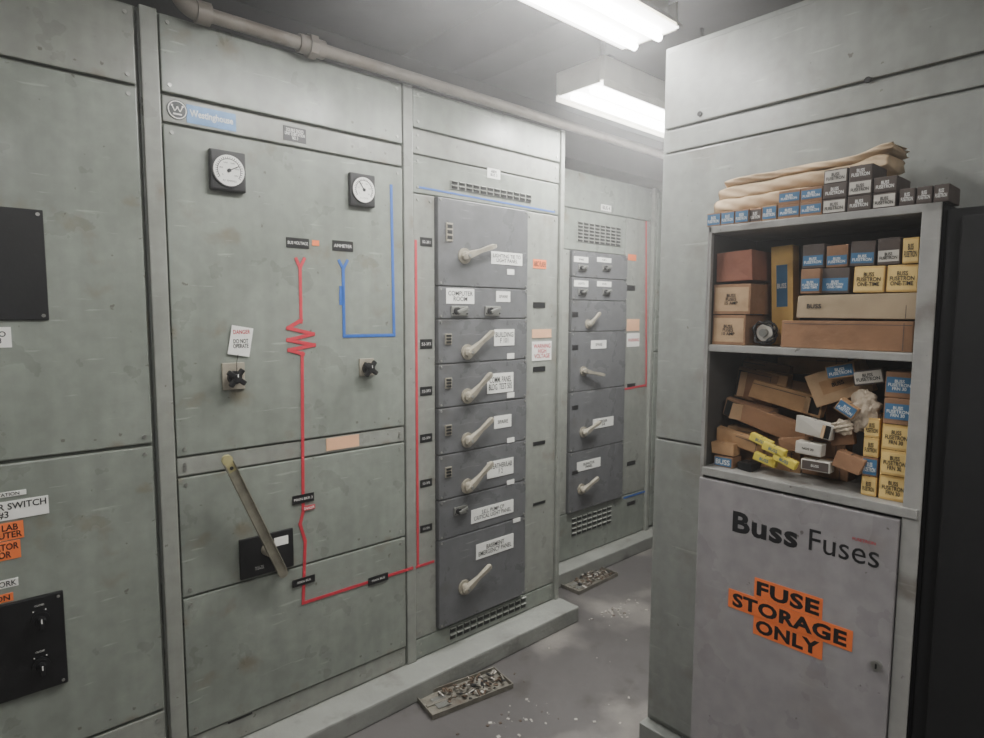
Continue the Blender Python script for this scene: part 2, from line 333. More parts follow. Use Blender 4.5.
# big breaker operating lever
xa,xb,_,_=rect((238,530),(293,574),yd); zb=onY(238,540,yd).z; za=onY(238,580,yd).z
mb=MB().bb(xa,xb,yd-0.012,yd-0.0001,za,zb,M_BLACKP,0.003)
mb.text("PULL TO\nCHARGE",((xa+xb)/2-0.03,yd-0.012,za+0.028),X,Z,0.012,M_WINK,0.05)
mb.bb(xb-0.07,xb-0.02,yd-0.0135,yd-0.012,zb-0.05,zb-0.02,M_WHITE)
bk=mb.obj("breaker_faceplate",s1,"black circuit breaker faceplate")
a=onY(227,460,yd-0.09); b=onY(283,573,yd-0.045)
dv=(b-a); L=dv.length; u=dv.normalized(); n=V((0,-1,0)); n=(n-u*n.dot(u)).normalized(); sd=u.cross(n)
R=Matrix((u,sd,n)).transposed()
mb=MB().box((a+b)/2,(L,0.033,0.010),M_STEEL,R,0.003)
for s_ in(-1,1): mb.box((a+b)/2+sd*s_*0.0145+n*0.006,(L*0.96,0.004,0.008),M_STEEL,R,0.001)
mb.cyl(a-n*0.005,a+n*0.0055,0.0165,M_YTIP).cyl(b-n*0.005,b+n*0.0055,0.0165,M_STEEL)
mb.box(a+u*0.022+n*0.0005,(0.044,0.027,0.0108),M_YTIP,R,0.002)
mb.cyl(a+u*0.03+n*0.0055,a+u*0.03+n*0.0070,0.006,M_DARK,n=12)
hp=onY(266,548,yd); mb.cyl(hp+V((0,-0.012,0)),hp+V((0,-0.05,0)),0.022,M_CAST,0.018).cyl(b+u*-0.01,b+u*-0.01+V((0,0.03,0)),0.012,M_STEEL)
mb.obj("lever_handle",bk,"long worn steel operating lever with yellowed end")
# ================================================================== SECTION 2
s2=gear_body(px2+0.001,px4+0.02,D,"switchgear_cabinet","gray switchgear cabinet with eight dark breaker units and handles")
MB().bb(px2+0.002,px3-0.002,D-0.018,D-0.0001,PADZ,GT,M_PAINT2,0.004).obj("frame_post",s2)
MB().bb(px4-0.008,px4+0.018,D-0.024,D-0.0001,PADZ,GT,M_PAINT2,0.004).obj("frame_post",s2)
zt1=onY(430,133,D).z; zt2=onY(430,158,D).z
xi0,xi1=px3,px4-0.012
door(s2,xi0,xi1,zt1+0.004,GT-0.006,D,M_PAINT,"header_panel")
door(s2,xi0,xi1,zt2+0.003,zt1-0.003,D,M_PAINT2,"header_panel",t=0.014)
cx0=onY(434,300,D).x; cx1=onY(523,300,D).x
ztop=onY(434,197,D).z; zbot=onY(434,628,D).z
door(s2,xi0,xi1,ztop+0.004,zt2-0.003,D,M_PAINT,"vent_panel",t=0.012)
door(s2,xi0,cx0-0.005,zbot-0.01,ztop-0.001,D,M_PAINT2,"wireway_door",t=0.012)
wd=door(s2,cx1+0.005,xi1,zbot-0.01,ztop-0.001,D,M_PAINT2,"wireway_door",t=0.012)
door(s2,xi0,xi1,PADZ+0.004,zbot-0.015,D,M_PAINT,"kick_panel",t=0.012)
louver(s2,(450,180),(531,203),D-0.012,2,12,"vent")
pv=onY(449,634,D-0.012); pw=onY(526,597,D-0.012); 
mb=MB(); zc=(onY(449,630,D-0.012).z)
for i in range(12):
    for j in range(2):
        cx=pv.x+(pw.x-pv.x)*(i+.5)/12; cz=zc-0.035+0.030*j
        mb.box((cx,D-0.0135,cz),((pw.x-pv.x)/12*0.74,0.002,0.022),M_DARK); mb.box((cx,D-0.017,cz+0.010),((pw.x-pv.x)/12*0.78,0.008,0.003),M_PAINT2,Matrix.Rotation(0.5,3,'X'))
mb.obj("vent",s2)
plate(s2,(487,167),(500,180),D-0.012,M_WHITE,"480V\nBUS 3",M_INK)
def lever(par,pv,tip,y,k=1.0,name="breaker_handle"):
    # reach of the arm is measured at its raised height, so the knob end stays over the door
    p=onY(pv[0],pv[1],y); q=onY(tip[0],tip[1],y-0.045*k); q.y=y; mb=MB()
    mb.cyl(p,p+V((0,-0.008*k,0)),0.036*k,M_CAST,n=28).cyl(p+V((0,-0.008*k,0)),p+V((0,-0.034*k,0)),0.023*k,M_CAST,0.019*k,n=24)
    mb.cyl(p+V((0,-0.040*k,0)),p+V((0,-0.045*k,0)),0.008*k,M_ZINC,n=12)
    d=(q-p); L=d.length; u=d/L; n=V((0,-1,0)); s=u.cross(n); vs=[]
    for t,w,h0,h1 in((-0.18,0.009,0.022,0.034),(-0.10,0.017,0.02,0.040),(0.1,0.018,0.02,0.043),(0.5,0.0105,0.030,0.045),(0.85,0.013,0.036,0.055),(0.97,0.0125,0.037,0.056),(1.04,0.007,0.041,0.052)):
        for sx,hh in((-1,h0),(1,h0),(1,h1),(-1,h1)): vs.append(p+u*L*t+s*sx*w*k*(0.75 if hh==h1 else 1)+n*hh*k)
    fs=[(0,1,2,3)[::-1],(24,25,26,27)]
    for i in range(6):
        for j in range(4): fs.append((i*4+j,i*4+(j+1)%4,i*4+4+(j+1)%4,i*4+4+j))
    mb.add(vs,fs,M_CAST); return mb.obj(name,par,"worn beige cast rotary lever handle")
def toggle(par,px,py,y,k=1.0):
    p=onY(px,py,y); mb=MB().box(p+V((0,-0.004,0)),(0.10*k,0.0078,0.048*k),M_ZINC,None,0.003)
    mb.cyl(p+V((-0.022*k,-0.008,0)),p+V((-0.022*k,-0.02,0)),0.017*k,M_BLACK,n=16)
    mb.box(p+V((0.004*k,-0.022,0.004*k)),(0.066*k,0.010,0.016*k),M_ZINC,Matrix.Rotation(-0.3,3,'Y'),0.003)
    for sx in(-1,1): mb.cyl(p+V((sx*0.043*k,-0.0078,-0.012*k)),p+V((sx*0.043*k,-0.0105,-0.012*k)),0.004*k,M_DARK,n=8)
    mb.obj("breaker_handle",par,"silver breaker toggle lever")
def unit(par,x0,x1,z0,z1,y):
    mb=MB().bb(x0,x1,y-0.03,y-0.0001,z0+0.002,z1-0.002,M_BUCK,0.004); screws(mb,x0,x1,z0,z1,y-0.03,0.005,0.013)
    return mb.obj("breaker_unit_door",par,"dark gray breaker unit door")
rows=[197,286,319,364,408,455,500,540,628]; zr=[onY(434,r,D).z for r in rows]
U=[unit(s2,cx0,cx1,zr[i+1],zr[i],D) for i in range(8)]; yu=D-0.03
def lab(i,a,b,t): plate(U[i],a,b,yu,M_WHITE,t,M_INK,"label_plate","white printed circuit label",fill=0.66 if "\n" in t else 0.3,bold=0.01)
lab(0,(491,251),(522,266),"LIGHTING TIE TO\nLIGHT PANEL"); lab(1,(446,288),(474,304),"COMPUTER\nROOM"); lab(1,(496,291),(510,302),"SPARE")
lab(2,(494,329),(514,346),"BUILDING\nF 101"); lab(3,(487,372),(513,394),"COMM. PANEL\nBLDG. TEST 505"); lab(4,(494,414),(511,429),"SPARE")
lab(5,(487,457),(513,479),"WEATHER/LAB\nF 2"); lab(6,(471,499),(513,524),"S.E.L. PUMP CP\nCRITICAL LIGHT PANEL"); lab(7,(476,533),(513,560),"BASEMENT\nEMERGENCY PANEL")
lever(U[0],(464,256),(495,246),yu,0.92)
toggle(U[1],459,311,yu,0.9); toggle(U[1],492,311,yu,0.9)
for i,(a,b) in {2:((467,352),(493,332)),3:((467,396),(491,374)),4:((467,440),(492,419)),5:((467,486),(492,463)),7:((464,587),(490,566))}.items(): lever(U[i],a,b,yu,0.92)
toggle(U[6],460,510,yu,0.75)
for i,(px,py) in enumerate([(449,232),(449,0),(448,339),(448,383),(448,430),(448,472),(449,0),(448,0)]):
    if py:
        p=onY(px,py,yu); hh=0.075 if i==0 else 0.045
        mb=MB().box(p+V((0,-0.003,0)),(0.034,0.0058,hh),M_CAST,None,0.001)
        for k in(-1,0,1): mb.box(p+V((0,-0.0065,k*hh*0.3)),(0.026,0.002,hh*0.2),M_BLACK)
        mb.obj("indicator_block",U[i])
for i,(px,py) in enumerate([(510,272),(0,0),(510,356),(510,395),(510,440),(510,482),(516,520),(0,0)]):
    if py: plate(U[i],(px-3,py-3),(px+4,py+3),yu,M_WHITE,None,name="sticker")
yw=D-0.012
for i,y0 in enumerate([241,343,390,437,482,527]): tag(s2,420,y0-4,432,y0+6,"52-3F%d"%(i+1),y=yw)
rx=onY(416.0,300,yw).x; zt_=onY(417,240,yw).z; zb_=onY(413,568,yw).z
MB().bb(rx-tw*.42,rx+tw*.42,yw-0.002,yw-0.0003,zb_,zt_,M_RED).bb(px3-0.004,onY(434,560,yw).x,yw-0.0021,yw-0.0004,zb_-tw*.4,zb_+tw*.4,M_RED).obj("mimic_line",s2,"vertical red tape bus line")
strip(s2,[(418,187),(554,212)],tw*0.55,yw,M_BLUE,"mimic_line","thin blue tape line")
plate(wd,(533,259),(546,269),yw,M_OR,"ARC FLASH",M_INK,"orange_label"); plate(wd,(532,329),(551,338),yw,M_PINK,None,M_INK,"tape_label")
plate(wd,(532,341),(551,361),yw,M_WHITE,"WARNING\nHIGH\nVOLTAGE",M_RED,"warning_label","white warning label with red print",fill=0.75)
for y0 in(302,366,440,500): tag(wd,533,y0,545,y0+6,None,y=yw)
# ================================================================== SECTION 3 / 4 (set back)
e3a=2.52; e3b=onY(651,300,D3).x
s3=gear_body(e3a,e3b,D3,"switchgear_cabinet","set-back gray switchgear cabinet with vent grille and six breaker units",zt=2.36)
yw3=D3-0.012
b0=onY(568,300,D3).x; b1=onY(623,300,D3).x
r3=[250,277,300,332,392,452,512]; z3=[onY(568,r,D3).z for r in r3]
MB().bb(e3a+0.002,e3a+0.03,D3-0.03,D3-0.0001,PADZ,2.36,M_PAINT2,0.004).obj("frame_post",s3)
MB().bb(e3b-0.03,e3b-0.002,D3-0.03,D3-0.0001,PADZ,2.36,M_PAINT2,0.004).obj("frame_post",s3)
zv=onY(568,208,D3).z
door(s3,e3a+0.034,e3b-0.034,zv+0.005,2.35,D3,M_PAINT,"header_panel",t=0.012)
door(s3,e3a+0.034,b1,z3[0]+0.004,zv-0.002,D3,M_PAINT,"vent_panel",t=0.012)
door(s3,e3a+0.034,b0-0.005,z3[6],z3[0],D3,M_PAINT2,"wireway_door",t=0.012)
w3=door(s3,b1+0.005,e3b-0.034,z3[6],zv-0.002,D3,M_PAINT2,"wireway_door",t=0.012)
door(s3,e3a+0.034,e3b-0.034,PADZ+0.005,z3[6]-0.006,D3,M_PAINT,"kick_panel",t=0.012)
louver(s3,(577,221),(620,247),yw3,6,8)
mb=MB(); q0=onY(571,527,yw3);q1=onY(611,520,yw3)
for i in range(8):
    for j in range(4):
        cx=q0.x+(q1.x-q0.x)*(i+.5)/8; cz=q0.z-0.05+0.030*j
        mb.box((cx,yw3-0.001,cz),((q1.x-q0.x)/8*0.74,0.002,0.020),M_DARK); mb.box((cx,yw3-0.005,cz+0.009),((q1.x-q0.x)/8*0.76,0.008,0.003),M_PAINT2,Matrix.Rotation(0.5,3,'X'))
mb.obj("vent",s3)
U3=[unit(s3,b0,b1,z3[i+1],z3[i],D3) for i in range(6)]; y3=D3-0.03
def lab3(i,a,b,t=None): plate(U3[i],a,b,y3,M_WHITE,t,M_INK,"label_plate",fill=0.6 if "\n" in t else 0.35)
for x in(582,606): toggle(U3[0],x,268,y3,0.75)
for x in(582,606): toggle(U3[1],x,292,y3,0.75)
lab3(0,(574,256),(588,263),"SPARE"); lab3(0,(597,257),(611,263),"PUMP 2"); lab3(1,(574,280),(588,287),"LIGHTS"); lab3(1,(597,281),(611,287),"SPARE")
lever(U3[2],(588,324),(600,313),y3,0.75); lab3(3,(591,340),(606,349),"SPARE"); lever(U3[3],(583,371),(604,375),y3,0.8)
lever(U3[4],(583,432),(600,422),y3,0.9); lab3(4,(593,416),(613,429),"FEEDER\n3-B"); lever(U3[5],(581,489),(598,478),y3,0.9); lab3(5,(577,457),(600,472),"ELEVATOR\nPANEL")
for i,y0 in enumerate([312,345,405,470]): tag(U3[i+2],572,y0,578,y0+5,None,y=y3)
strip(w3,[(646,222),(646,386)],tw,yw3,M_RED,"mimic_line"); strip(w3,[(625,389),(646,385)],tw,yw3,M_RED,"mimic_line"); strip(w3,[(624,498),(646,491)],tw*0.8,yw3,M_BLUE,"mimic_line")
plate(w3,(627,319),(639,331),yw3,M_PINK,None,name="tape_label"); plate(w3,(627,333),(639,347),yw3,M_WHITE,"WARNING",M_RED,"warning_label",fill=0.25)
plate(w3,(628,254),(636,261),yw3,M_OR,None,name="orange_label")
for y0 in(285,383,460,500): tag(w3,627,y0,635,y0+6,None,y=yw3)
plate(s3,(601,204),(611,212),yw3,M_WHITE,"BUS 4",M_INK)
s4=gear_body(e3b+0.002,e3b+0.95,D3,"switchgear_cabinet","plain gray switchgear cabinet mostly hidden behind another cabinet",zt=2.36)
door(s4,e3b+0.03,e3b+0.92,1.3,2.34,D3,M_PAINT); door(s4,e3b+0.03,e3b+0.92,PADZ+0.02,1.29,D3,M_PAINT)
# ================================================================== RIGHT GEAR (x-facing)
yr=onX(659,300,XR).y
rg=empty("switchgear_cabinet",(XR+0.45,-0.3,0),"large plain gray steel switchgear enclosure behind the fuse cabinet","switchgear cabinet",group="electrical switchgear line-up")
MB().bb(XR,XR+0.9,-2.0,yr,0.0,2.42,M_BOX,0.004).obj("body",rg)
zq1=onX(690,126,XR).z; zq2=onX(690,150,XR).z; zq3=onX(657,437,XR).z
def doorx(y0,y1,z0,z1,t=0.014):
    return MB().bb(XR-t,XR-0.0001,y0,y1,z0,z1,M_BOX,0.004)
mb=doorx(-0.35,yr-0.012,zq1+0.004,2.40)
for px,py in((700,114),(868,80)): 
    p=onX(px,py,XR-0.014); mb.cyl(p,p+V((-0.004,0,0)),0.008,M_DARK,n=12)
mb.obj("panel",rg)
doorx(-0.35,yr-0.012,zq2+0.003,zq1-0.003,0.010).obj("panel",rg)
doorx(-0.35,yr-0.012,zq3+0.003,zq2-0.004).obj("door",rg)
doorx(-0.35,yr-0.012,0.11,zq3-0.003).obj("door",rg)
MB().bb(XR-0.05,XR-0.0001,-2.0,yr+0.0,0,0.09,M_BOX,0.004).obj("base_channel",rg)
doorx(-1.95,-0.36,0.11,2.40).obj("door",rg)
# ================================================================== FUSE STORAGE CABINET
YL=onX(706,300,XF).y; YR=onX(936,300,XF).y; YRi=onX(916,300,XF).y
ZT=onX(820,216,XF).z+0.003; ZM=onX(810,349,XF).z; ZL=onX(805,487,XF).z; XB=XR-0.02-0.035
fc=empty("storage_cabinet",((XF+XB)/2,(YL+YR)/2,0),"gray steel open-front fuse storage cabinet with orange labels","storage cabinet")
mb=MB().bb(XF,XB,YL-0.003,YL,0,ZT,M_CAB)              # side
mb.bb(XB-0.004,XB,YR,YL,0,ZT,M_CABIN)                  # back
mb.bb(XF,XB,YR,YL,ZT-0.018,ZT,M_CABF,0.002)            # top
mb.bb(XF+0.002,XB,YL-0.006,YL-0.003,ZL-0.02,ZT-0.018,M_CABIN)
mb.bb(XF,XF+0.018,YR,YRi,0,ZT,M_CABF,0.002)            # wide right jamb
mb.bb(XF,XF+0.014,YL-0.010,YL,0,ZT,M_CABF,0.002)
mb.obj("body",fc)
MB().bb(XF+0.002,XB,YR,YR+0.004,0,ZT-0.0,M_CABS).obj("side_panel",fc,"side panel with shade painted into its dark color")
MB().bb(XF+0.004,XB-0.005,YR+0.006,YL-0.007,ZM-0.018,ZM,M_CABF,0.002).obj("shelf",fc)
MB().bb(XF-0.004,XB-0.005,YR+0.006,YL-0.007,ZL-0.022,ZL,M_CABF,0.002).obj("shelf",fc)
zd=ZL-0.03
dr=MB().bb(XF-0.006,XF+0.012,YRi+0.002,YL-0.002,0.06,zd,M_CAB,0.003).obj("door",fc)
MB().bb(XF+0.02,XB-0.005,YR+0.006,YL-0.005,0.01,0.05,M_CABIN).obj("floor_pan",fc)
p=onX(877,665,XF-0.006); MB().cyl(p,p+V((-0.008,0,0)),0.011,M_ZINC).box(p+V((-0.009,0,0)),(0.002,0.003,0.011),M_DARK).obj("lock",dr)
nX=V((0,-1,0)); xd=XF-0.006
p=onX(764,529,xd); a=onX(732,515,xd).y-onX(797,530,xd).y; MB().text("Buss",p,nX,Z,0.056,M_INK,a,0.034,True).obj("lettering",dr,"bold black cabinet lettering")
p=onX(843,548,xd); a=onX(808,540,xd).y-onX(878,560,xd).y; MB().text("Fuses",p,nX,Z,0.052,M_INK,a,0.0,True).obj("lettering",dr,"thin black cabinet lettering")
p=onX(864,541,xd); MB().text("FUSETRON",p,nX,Z,0.007,M_RED,0.06,0.01).obj("lettering",dr)
def osign(x0,y0,x1,y1,t):
    a=onX(x0,y0,xd);b=onX(x1,y1,xd)
    MB().bb(xd-0.0015,xd-0.0001,b.y,a.y,b.z,a.z,M_OR).text(t,((xd-0.0015),(a.y+b.y)/2,(a.z+b.z)/2),nX,Z,(a.z-b.z)*0.74,M_INK,(a.y-b.y)*0.92,0.04,True).obj("orange_label",dr,"orange tag with black letters reading "+t)
osign(755,577,822,620,"FUSE"); osign(729,588,852,652,"STORAGE"); osign(754,615,822,660,"ONLY")
# dark locker standing tight beside the fuse cabinet
lk=empty("steel_locker",(XF+0.2,YR-0.25,0),"narrow charcoal steel locker standing beside the fuse cabinet","locker")
lx=XF+0.03
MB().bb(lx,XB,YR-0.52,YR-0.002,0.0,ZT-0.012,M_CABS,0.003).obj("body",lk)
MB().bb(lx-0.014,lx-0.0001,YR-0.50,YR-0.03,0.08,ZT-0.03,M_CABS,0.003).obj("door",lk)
# ------------------------------------------------------------------ cartons
RX=lambda d:Matrix.Rotation(math.radians(d),3,'X')
YMAX=YL-0.0115; YMIN=YR+0.008
def carton(yc,zb,w,h,d,xf,body,panel,txt="BUSS",ink=M_INK,roll=0,yaw=0,label=None,grp=None,pf=(0.9,0.8),off=0.0,ts=0.62,zlim=None,flap=0):
    """box with front at xf, width w along y, bottom zb, depth d along x"""
    R=Matrix.Rotation(math.radians(yaw),3,'Z')@RX(roll)
    cr,sr=abs(math.cos(math.radians(roll))),abs(math.sin(math.radians(roll)))
    ey=w/2*cr+h/2*sr; ez=w/2*sr+h/2*cr; zc=zb+h/2
    if grp!=G1: yc=min(yc,YMAX-ey); yc=max(yc,YMIN+ey)
    if zlim: zc=max(zc,zlim[0]+ez+0.0005); zc=min(zc,zlim[1]-ez-0.0005)
    c=V((xf+d/2,yc,zc)); mb=MB().box(c,(d,w,h),body,R,0.0018,0.0 if panel else 0.003)
    f=lambda x,y,z:c+R@V((x,y,z)); rt=R@nX; up=R@Z
    if panel: mb.box(f(-d/2-0.0004,0,off*h),(0.0008,w*pf[0],h*pf[1]),panel,R)
    if txt: mb.text(txt,f(-d/2-0.001,0,off*h),rt,up,h*pf[1]*ts,ink,w*pf[0]*0.85,0.02)
    mb.box(f(0,0,h/2+0.0002),(d*0.98,0.002,0.0006),M_CDARK,R) # tape seam
    if w>0.11 and not panel:
        mb.box(f(-d/2-0.0006,0,h*0.5-0.008),(0.0005,w*0.96,0.0016),M_CDARK,R); mb.box(f(-d/2-0.0008,-w*0.5+0.02,0),(0.0005,0.0015,h*0.9),M_CDARK,R) # flap joints
    if flap:   # torn open end flap and dark mouth
        s_=1 if flap>0 else -1
        mb.box(f(-d/2-0.0012,s_*(w/2-w*0.10),0),(0.001,w*0.15,h*0.82),M_DARK,R)
        mb.box(f(-d/2-0.007,s_*(w/2-w*0.19),0.0),(0.0012,w*0.16,h*0.8),M_KRAFT3,R@Matrix.Rotation(s_*0.75,3,'Z'))
    return mb.obj("fuse_carton",None,label,"carton",grp)
FX=lambda px,py,x:onX(px,py,x)
G1="fuse cartons on top of the cabinet"; G2="fuse cartons on the upper shelf"; G3="fuse cartons on the lower shelf"
def cpx(x0,x1,zb,h,d,xf,*a,py=300,**k):
    ya=FX(x0,py,xf).y; yb=FX(x1,py,xf).y; return carton((ya+yb)/2,zb,ya-yb-0.001,h,d,xf,*a,**k)
zT=ZT+0.0005
T="BUSS\nFUSETRON"
for a in(707,721,735): cpx(a,a+14,zT,0.034,0.10,XF+0.005,M_KRAFT2,M_CBLUE,T,M_WINK,py=210,grp=G1,label="small carton with blue printed end label")
cpx(749,762,zT,0.034,0.09,XF+0.012,M_KRAFT2,M_CDARK,T,M_WINK,py=210,grp=G1,label="small brown carton with dark end label")
cpx(762,777,zT,0.036,0.10,XF+0.004,M_KRAFT,M_CBLUE,T,M_WINK,py=210,grp=G1,label="small kraft carton with blue end label")
for r in range(2):
    for a in(778,800): cpx(a,a+22,zT+r*0.034,0.033,0.09,XF+0.006+r*0.004,M_KRAFT2,M_CBLUE,T,M_WINK,py=205,grp=G1,label="small carton with blue printed end label",pf=(0.92,0.6))
for r in range(3):
    for k,a in enumerate((823,848,873)): 
        if r==2 and k==2: continue
        cpx(a,a+24,zT+r*0.034,0.033,0.095,XF+0.006+random.random()*0.010,M_CDARK,M_CDARK if (r+k)%2 else M_CWHITE,T,M_WINK if (r+k)%2 else M_INK,py=190,grp=G1,label="small brown carton with white printed end")
for a in(899,916,933): cpx(a,a+16,zT,0.035,0.09,XF+0.004,M_CDARK,M_CDARK,T,M_WINK,py=200,grp=G1,label="small dark brown carton with white print")
# folded canvas sack behind the cartons : flat creased layers, ragged raised right end
mb=MB()
ya=onX(713,190,XF+0.12).y; yb=onX(882,160,XF+0.12).y
z=zT
for l,(h,s0_,s1_) in enumerate(((0.050,0.0,0.004),(0.044,-0.004,-0.002),(0.040,-0.014,-0.006),(0.022,-0.030,-0.014))):
    y0=ya+s0_; y1=yb+s1_; x0=XF+0.114+0.004*l; x1=XB-0.006
    nu,nv=70,26; vs=[];fs=[]
    for i in range(nu+1):
        for j in range(nv):
            t=2*math.pi*j/nv; ct,st=math.cos(t),math.sin(t); u_=i/nu
            sx=math.copysign(abs(ct)**0.22,ct); sz=math.copysign(abs(st)**0.8,st)
            yy=y0+(y1-y0)*u_; e=min(1,(0.75+2.5*u_))*min(1,0.7+6*(1-u_))
            rag=0.006*math.sin(ct*11+l)*(u_>0.97)
            lift=0.018*max(0,u_-0.82)/0.18*(l>=2)-0.010*(1-u_)**2*(l>=2)+0.0012*math.sin(yy*37+ct*2+l)
            crease=0.003*math.sin(yy*19+st*2+l*2)+0.002*math.sin(yy*88-st*6+l)
            vs.append(V(((x0+x1)/2+(x1-x0)/2*sx+(crease+0.003 if sx<0 else 0), yy+rag, z+h/2+h/2*(sz*e if sz>0 else sz)+lift)))
    for i in range(nu):
        for j in range(nv): fs.append((i*nv+j,i*nv+(j+1)%nv,(i+1)*nv+(j+1)%nv,(i+1)*nv+j))
    fs+= [tuple(range(nv)),tuple(range(nu*nv,(nu+1)*nv))]
    mb.add(vs,fs,M_CANVAS,True); z+=h*0.98
mb.obj("folded_tarp",None,"flat folded tan canvas sack on cabinet top behind cartons","tarp")
# upper shelf
zM=ZM+0.0005; xu=XF+0.018
cpx(709,742,zM,0.078,0.16,xu,M_KRAFT2,M_KRAFT3,"BUSS\nFUSES\n10 AMP",M_INK,grp=G2,ts=0.45,label="brown carton with pale printed label")
cpx(709,746,zM+0.080,0.078,0.16,xu,M_KRAFT2,M_KRAFT3,"BUSS\nFUSES\n15 AMP",M_INK,grp=G2,ts=0.45,label="brown carton with pale printed label")
cpx(713,747,zM+0.165,0.080,0.15,xu+0.01,M_REDB,None,None,M_INK,grp=G2,roll=-3,label="plain reddish-brown cardboard carton")
cpx(749,765,zM,0.19,0.05,xu+0.16,M_KRAFT2,M_CBLUE,"BUSS",M_WINK,grp=G2,pf=(0.8,0.2),ts=0.4,label="brown carton tucked deep behind the others")
cpx(771,793,zM,0.256,0.04,xu+0.085,M_YEL,M_CBLUE,"BUSS",M_WINK,grp=G2,roll=-3,pf=(0.5,0.42),ts=0.12,label="tall leaning yellow-tan carton with blue label",off=0.1)
cpx(783,917,zM,0.066,0.075,xu,M_KRAFT2,None,None,grp=G2,label="long plain brown cardboard carton")
c_=cpx(797,918,zM+0.070,0.056,0.07,xu+0.004,M_CTAN,None,None,M_INK,grp=G2,label="long tan carton with small black print")
p=onX(815,297,xu+0.004); MB().text("BUSS",(xu+0.0005,p.y,zM+0.070+0.030),nX,Z,0.011,M_INK,0.05,0.03).obj("printed_label",c_)
zz=zM+0.130
for a,b,bd,pn in((801,821,M_KRAFT2,M_CBLUE),(822,850,M_CDARK,M_CBLUE),(854,885,M_YEL,M_YELP),(887,919,M_YEL,M_YELP)):
    cpx(a,b,zz,0.058,0.11,xu+0.002+random.random()*.012,bd,pn,T+"\nONE-TIME",M_INK if pn==M_YELP else M_WINK,grp=G2,pf=(0.92,0.5 if pn!=M_YELP else .85),off=-0.15 if pn!=M_YELP else 0,py=270,roll=random.uniform(-1,1),label="yellow carton with black printed end" if pn==M_YELP else "dark carton with blue label")
for k,(a,b,bd,pn) in enumerate(((803,825,M_CDARK,M_CBLUE),(827,849,M_KRAFT2,M_CBLUE),(851,876,M_CDARK,M_CBLUE),(878,901,M_CDARK,M_CWHITE),(903,920,M_YEL,M_YELP))):
    cpx(a,b,zz+0.060,(0.056,0.05,0.055,0.058,0.054)[k],0.10,xu+0.004+random.random()*.022,bd,pn,T,M_WINK if pn==M_CBLUE else M_INK,grp=G2,pf=(0.92,0.42 if pn!=M_YELP else .85),off=-0.18 if pn!=M_YELP else 0,py=240,roll=random.uniform(-1.5,1.5),label="yellow carton with black printed end" if pn==M_YELP else "brown carton with printed end label")
# wire coil with porcelain base
c=onX(765,327,xu+0.02); c.z=zM+0.034; mb=MB(); pts=[]
for i in range(120):
    t=i/120*2*math.pi*4; r=0.026+0.004*math.sin(i*0.7); pts.append(c+V((0.014*math.sin(t*0.31)+0.006*math.sin(i),math.cos(t)*r,math.sin(t)*r)))
mb.tube(pts,0.0022,M_BLACK,6).cyl(c+V((0.0,0,0)),c+V((0.02,0,0)),0.022,M_CWHITE).cyl(c+V((-0.012,0,0)),c+V((0.0,0,0)),0.010,M_ZINC)
mb.obj("lamp_socket",None,"porcelain socket wrapped in black wire on the shelf","electrical fitting")
# lower shelf
zL=ZL+0.0005; xl=XF+0.02; LIM=(zL,ZM-0.019)
def cj(px,py,w,h,d,dx,body,panel=None,txt=None,ink=M_INK,roll=0,yaw=0,label=None,pf=(0.9,0.8),ts=0.62,flap=0):
    """tilted carton in the pile"""
    xf=xl+dx; k=1.0+dx*0.7
    p=onX(px,py,xf); return carton(p.y,p.z-h*k/2,w*k,h*k,d,xf,body,panel,txt,ink,roll,yaw,label,G3,pf,0.0,ts,LIM,flap)
hh=0.0575
for r,tx in enumerate((0,0,0,1,1)):
    cpx(882,912,zL+hh*r,hh-0.001,0.12,xl+random.random()*0.012,M_YEL if not tx else M_KRAFT2,M_CBLUE if tx else M_YELP,T+"\nFRN 30",M_WINK if tx else M_INK,grp=G3,py=430,pf=(0.9,0.8 if not tx else .6),ts=0.7,label="yellow printed carton in stacked column" if not tx else "brown carton with blue label in stacked column")
for r,tx in enumerate((0,1,0,0)):
    cpx(864,880,zL+0.045*r,0.044,0.11,xl+0.012,M_YEL if not tx else M_KRAFT2,M_CBLUE if tx else M_YELP,T,M_WINK if tx else M_INK,grp=G3,py=430,label="small stacked carton with printed end")
def flat(px0_,px1_,zb,h,d,xf,body,panel=None,txt=None,ink=M_INK,**k): return cpx(px0_,px1_,zb,h,d,xf,body,panel,txt,ink,py=450,grp=G3,**k)
flat(712,748,zL,0.05,0.055,xl+0.10,M_KRAFT2,label="plain brown carton at the bottom of the pile")
flat(750,800,zL,0.055,0.055,xl+0.10,M_KRAFT,label="plain kraft carton at the bottom of the pile")
flat(802,850,zL,0.05,0.055,xl+0.10,M_KRAFT2,label="plain brown carton at the bottom of the pile")
flat(712,760,zL+0.051,0.045,0.05,xl+0.10,M_KRAFT,label="plain kraft carton inside the pile")
flat(762,845,zL+0.056,0.045,0.05,xl+0.10,M_KRAFT2,label="plain brown carton inside the pile")
flat(714,733,zL,0.028,0.05,xl+0.012,M_KRAFT2,M_CBLUE,"BUSS",M_WINK,label="small carton with blue label")
flat(737,753,zL,0.022,0.05,xl+0.015,M_BLACK,None,None,label="small plain black carton on the shelf")
flat(708,730,zL+0.030,0.034,0.04,xl+0.016,M_KRAFT,None,None,label="small kraft carton on another carton")
LB="long plain brown carton lying tilted in the pile"; BB="brown carton tilted in the pile"
